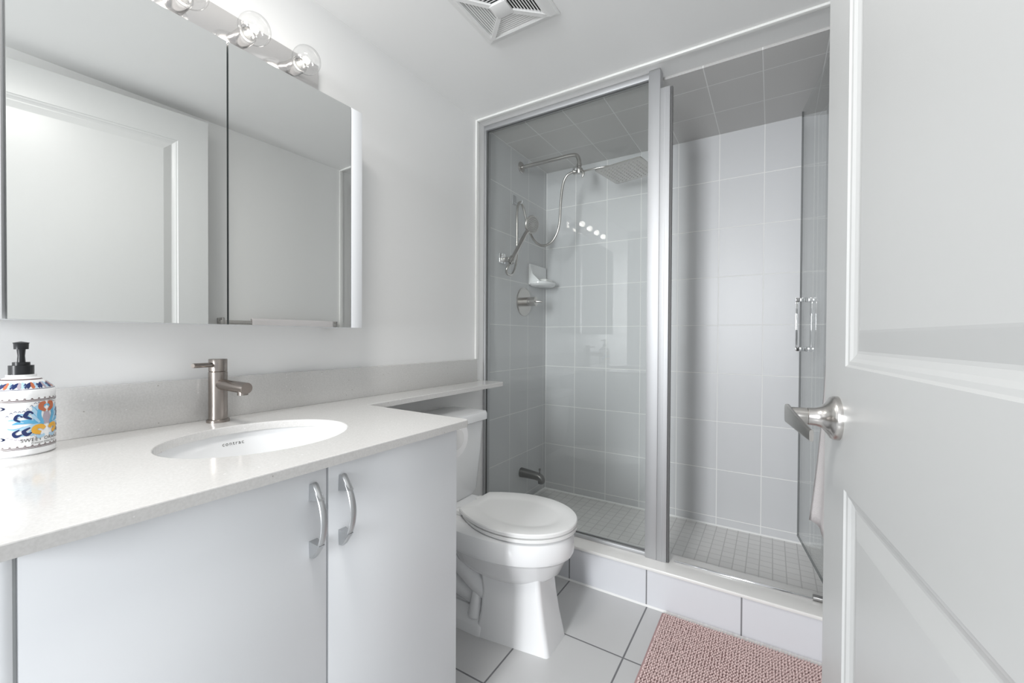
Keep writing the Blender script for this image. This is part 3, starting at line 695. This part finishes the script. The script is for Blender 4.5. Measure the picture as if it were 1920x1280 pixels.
sdh = thing('soap_dish', 'white ceramic corner soap dish on the shower tile', 'soap dish', (0, 2.365, 1.405))
mb = MB()
mb.box((0, 2.262, 1.405), (.014, 2.480, 1.535), 0, .006, 3)
tr = []
for z, s_ in ((1.398, .80), (1.404, .94), (1.412, 1.0), (1.422, 1.0), (1.425, .97), (1.419, .90), (1.4165, .5)):
    tr.append([Vector((.012 + (.105 * s_) * math.sin(PI * k / 24) ** .6, 2.371 - .106 * s_ * math.cos(PI * k / 24), z)) for k in range(25)] + [Vector((.004, 2.371 + .10 * s_, z)), Vector((.004, 2.371 - .10 * s_, z))])
mb.loft(tr)
mb.prism([(.012, 2.262, 1.412), (.012, 2.262, 1.528), (.030, 2.262, 1.47), (.075, 2.262 + .02, 1.420)], (0, .012, 0))
build('dish', mb, 'ceramic', sdh)
tag(build('soap_bar', MB().box((.032, 2.335, 1.4195), (.086, 2.425, 1.447), 0, .011, 4), 'soap', loc=(0, 0, 0)), 'white bar of soap lying in the ceramic dish', 'soap')

# ------------------------------------------------------------------ ceiling vent
VX0, VX1, VY0, VY1 = .379, .668, 1.008, 1.300
ev = thing('ceiling_vent', 'square white louvred exhaust vent on the ceiling', 'vent', ((VX0 + VX1) / 2, (VY0 + VY1) / 2, H))
def sqring(i, z): return [Vector((VX0 + i, VY0 + i, z)), Vector((VX1 - i, VY0 + i, z)), Vector((VX1 - i, VY1 - i, z)), Vector((VX0 + i, VY1 - i, z))]
fr = [sqring(0, H), sqring(0, H - .004), sqring(.010, H - .005), sqring(.026, H - .019), sqring(.034, H - .021), sqring(.040, H - .019), sqring(.040, H - .002)]
mb = MB().loft(fr, cap=(False, False), smooth=False)
vc = Vector(((VX0 + VX1) / 2, (VY0 + VY1) / 2, 0)); hi = (VX1 - VX0) / 2 - .036
for sx in (-1, 1):                                              # X ribs and centre square
    for sy_ in (-1, 1):
        a = vc + Vector((sx * .026, sy_ * .026, 0)); c = vc + Vector((sx * hi, sy_ * hi, 0)); q = Vector((-sx * sy_, 1, 0)).normalized() * .0075
        q = Vector((-(c - a).y, (c - a).x, 0)).normalized() * .0075
        mb.loft([[a - q + Z0 * (H - .020), a + q + Z0 * (H - .020), a + q + Z0 * (H - .027), a - q + Z0 * (H - .027)], [c - q + Z0 * (H - .008), c + q + Z0 * (H - .008), c + q + Z0 * (H - .021), c - q + Z0 * (H - .021)]], smooth=False)
mb.box((vc.x - .030, vc.y - .030, H - .029), (vc.x + .030, vc.y + .030, H - .018), 0, .003)
build('frame', mb, 'vent', ev)
for ang in range(4):
    mb = MB(); ca, sa = round(math.cos(ang * PI / 2)), round(math.sin(ang * PI / 2))
    for k in range(9):
        d = .034 + k * .0085; w = d - .012                       # slat at distance d, half length w
        pts = [Vector((d, -w, H - .0195 + .0006 * k)), Vector((d + .0050, -w - .005, H - .0212 + .0006 * k)), Vector((d + .0051, -w - .005, H - .0204 + .0006 * k)), Vector((d + .0002, -w, H - .0187 + .0006 * k))]
        p2 = [Vector((p.x, -p.y, p.z)) for p in pts]
        rot = lambda p: Vector((vc.x + ca * p.x - sa * p.y, vc.y + sa * p.x + ca * p.y, p.z))
        mb.loft([[rot(p) for p in pts], [rot(p) for p in p2]], smooth=False)
    build('louvres', mb, 'vent', ev)
build('duct_backing', MB().box((VX0 + .038, VY0 + .038, H - .0035), (VX1 - .038, VY1 - .038, H - .0005)), 'dark', ev)

# ------------------------------------------------------------------ open panel door on the right
DE = Vector((1.368, .913, 0)); dd = Vector((-.1148, .9934, 0)).normalized(); dnn = Vector((-dd.y, dd.x, 0))
def D(s, off, z): q = DE - dd * s + dnn * off; q.z = z; return q
DTT = lambda p: D(p.x, p.y, p.z)
DW, DTH, DB_, DTP = .812, .035, .010, 2.112
mb = MB()
P1 = (.116, DW - .116, 1.036, 1.985); P2 = (.116, DW - .116, .235, .851)
def quad(s0, s1, z0, z1, off=0): mb.add([D(s0, off, z0), D(s1, off, z0), D(s1, off, z1), D(s0, off, z1)], [(0, 1, 2, 3)])
for off in (0,):
    quad(0, P1[0], DB_, DTP); quad(P1[1], DW, DB_, DTP); quad(P1[0], P1[1], DB_, P2[2]); quad(P1[0], P1[1], P2[3], P1[2]); quad(P1[0], P1[1], P1[3], DTP)
prof = [(0, 0), (.003, -.0025), (.008, -.0035), (.013, -.0065), (.020, -.009), (.024, -.0093), (.050, -.0035), (.053, -.003)]
for s0, s1, z0, z1 in (P1, P2):
    rr_ = [[D(s0 + i, o, z0 + i), D(s1 - i, o, z0 + i), D(s1 - i, o, z1 - i), D(s0 + i, o, z1 - i)] for i, o in prof]
    mb.loft(rr_, cap=(False, True), smooth=False)
mb.add([D(s, o, z) for s, o, z in ((0, 0, DB_), (0, -DTH, DB_), (0, -DTH, DTP), (0, 0, DTP), (DW, 0, DB_), (DW, -DTH, DB_), (DW, -DTH, DTP), (DW, 0, DTP))], [(0, 1, 2, 3), (4, 5, 6, 7), (1, 5, 6, 2), (0, 1, 5, 4), (3, 2, 6, 7)])
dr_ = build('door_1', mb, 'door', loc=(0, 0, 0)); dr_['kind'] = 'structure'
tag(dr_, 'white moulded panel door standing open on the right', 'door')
lk = D(.080, 0, .952)
ros = build('door_handle', MB().lathe(lk, dnn, [(.0345, 0), (.0345, .006), (.0325, .010), (.026, .014), (.0175, .021), (.0145, .029), (.0138, .040), (.0, .040)], 48), 'nickel2', dr_)
build('neck', MB().lathe(lk + dnn * .040, dnn, [(.0128, 0), (.0134, .001), (.0134, .026), (.0, .026)], 36), 'nickel2', ros)
# lever blade: leaves the neck end, sweeps toward the hinge and back to the door
bl_ = []
for t in range(15):
    u = t / 14
    s = -.012 + .114 * u; off = .066 - .003 * u - .010 * u * u; hz = .0155 - .0075 * u
    th = .0040 - .0012 * u; zc_ = .001 - .013 * u ** 1.5
    c = D(.080 + s, off, .952 + zc_)
    tn = (dnn * (-.003 - .020 * u) - dd * .114).normalized(); nn = Vector((tn.y, -tn.x, 0))
    sq = lambda v: math.copysign(abs(v) ** .45, v)
    bl_.append([c + nn * th * sq(math.cos(2 * PI * k / 20)) + Z0 * hz * sq(math.sin(2 * PI * k / 20)) for k in range(20)])
build('lever', MB().loft(bl_), 'nickel2', ros)

# ------------------------------------------------------------------ towel on bar, behind the door
tb = thing('towel_bar', 'brushed bar on the wall behind the door, seen in the mirror', 'towel bar', (XR, 1.33, 1.15))
build('bar', MB().box((1.442, .995, 1.138), (1.452, 1.665, 1.160), 0, .002), 'nickel2', tb)
for y in (1.000, 1.648): build('wall_post', MB().box((1.440, y, 1.130), (XR, y + .014, 1.172), 0, .003), 'nickel2', tb)
tw = MB(); n = 40; tz = []
def towel_layer(x_top, zt, zb, y0, y1, bulge):
    rows = []
    for i in range(25):
        u = i / 24; z = zt + (zb - zt) * u; row = []
        for k in range(n + 1):
            v = k / n; y = y0 + (y1 - y0) * v
            x = x_top - bulge * u ** 1.8 * (.22 + .78 * max(0, (v - .72) / .28) ** 1.3) - .006 * u * math.sin(v * 19) 
            row.append(Vector((x, y, z + .004 * math.sin(v * 9) * u)))
        rows.append(row)
    return rows
A_ = towel_layer(1.437, 1.162, .50, 1.145, 1.63, .040)
Bk = towel_layer(1.458, 1.162, .60, 1.150, 1.62, -.006)
top = [[Vector((1.4475 - .0105 * math.cos(math.radians(a)), A_[0][k].y, 1.162 + .009 * math.sin(math.radians(a)))) for k in range(n + 1)] for a in (30, 60, 90, 120, 150)]
tw.loft(A_[::-1] + top + Bk, cap=(False, False), closed=False)
t_o = tag(build('bath_towel', tw, 'towel', loc=(0, 0, 0)), 'off-white bath towel hanging from the bar behind the open door', 'towel')
sm = t_o.modifiers.new('thickness', 'SOLIDIFY'); sm.thickness = .006; sm.offset = 0

# ------------------------------------------------------------------ pink chenille bath mat
MX0, MX1, MY0, MY1 = .934, 1.470, .90, 1.688
bmz = build('bath_mat', MB().box((MX0, MY0, .0005), (MX1, MY1, .009), 0, .003), 'mat', loc=((MX0 + MX1) / 2, (MY0 + MY1) / 2, 0))
tag(bmz, 'dusty pink looped bath mat on the tiles before the shower', 'bath mat')
ico = bmesh.new(); bmesh.ops.create_icosphere(ico, subdivisions=1, radius=1); iv = [v.co.copy() for v in ico.verts]; ico.verts.index_update(); ifc = [tuple(v.index for v in f.verts) for f in ico.faces]; ico.free()
V_, F_ = [], []
nx, ny = 58, 100
off_ = bmz.location
for j in range(ny):
    for i in range(nx):
        x = MX0 + .010 + (MX1 - MX0 - .020) * (i + .5 * (j % 2) * .6 + .15) / nx; y = MY0 + .010 + (MY1 - MY0 - .020) * (j + .5) / ny
        x += random.uniform(-.0012, .0012); y += random.uniform(-.0012, .0012)
        a = random.uniform(-.5, .5) + .6 * math.sin(x * 14 + y * 9); lean = random.uniform(.2, .55)
        h = random.uniform(.0075, .0095); r = random.uniform(.0033, .0039)
        ca, sa = math.cos(a), math.sin(a); o = len(V_)
        for q in iv:
            px, py, pz = q.x * r * 1.15, q.y * r * .95, q.z * h
            px += pz * lean
            V_.append((x + ca * px - sa * py - off_.x, y + sa * px + ca * py - off_.y, .0125 + pz - off_.z))
        F_ += [(f[0] + o, f[1] + o, f[2] + o) for f in ifc]
me = bpy.data.meshes.new('pile'); me.from_pydata(V_, [], F_); me.materials.append(M['pile'])
me.polygons.foreach_set('use_smooth', [True] * len(me.polygons))
pl = bpy.data.objects.new('pile', me); COL.objects.link(pl); pl.parent = bmz; pl['kind'] = 'stuff'
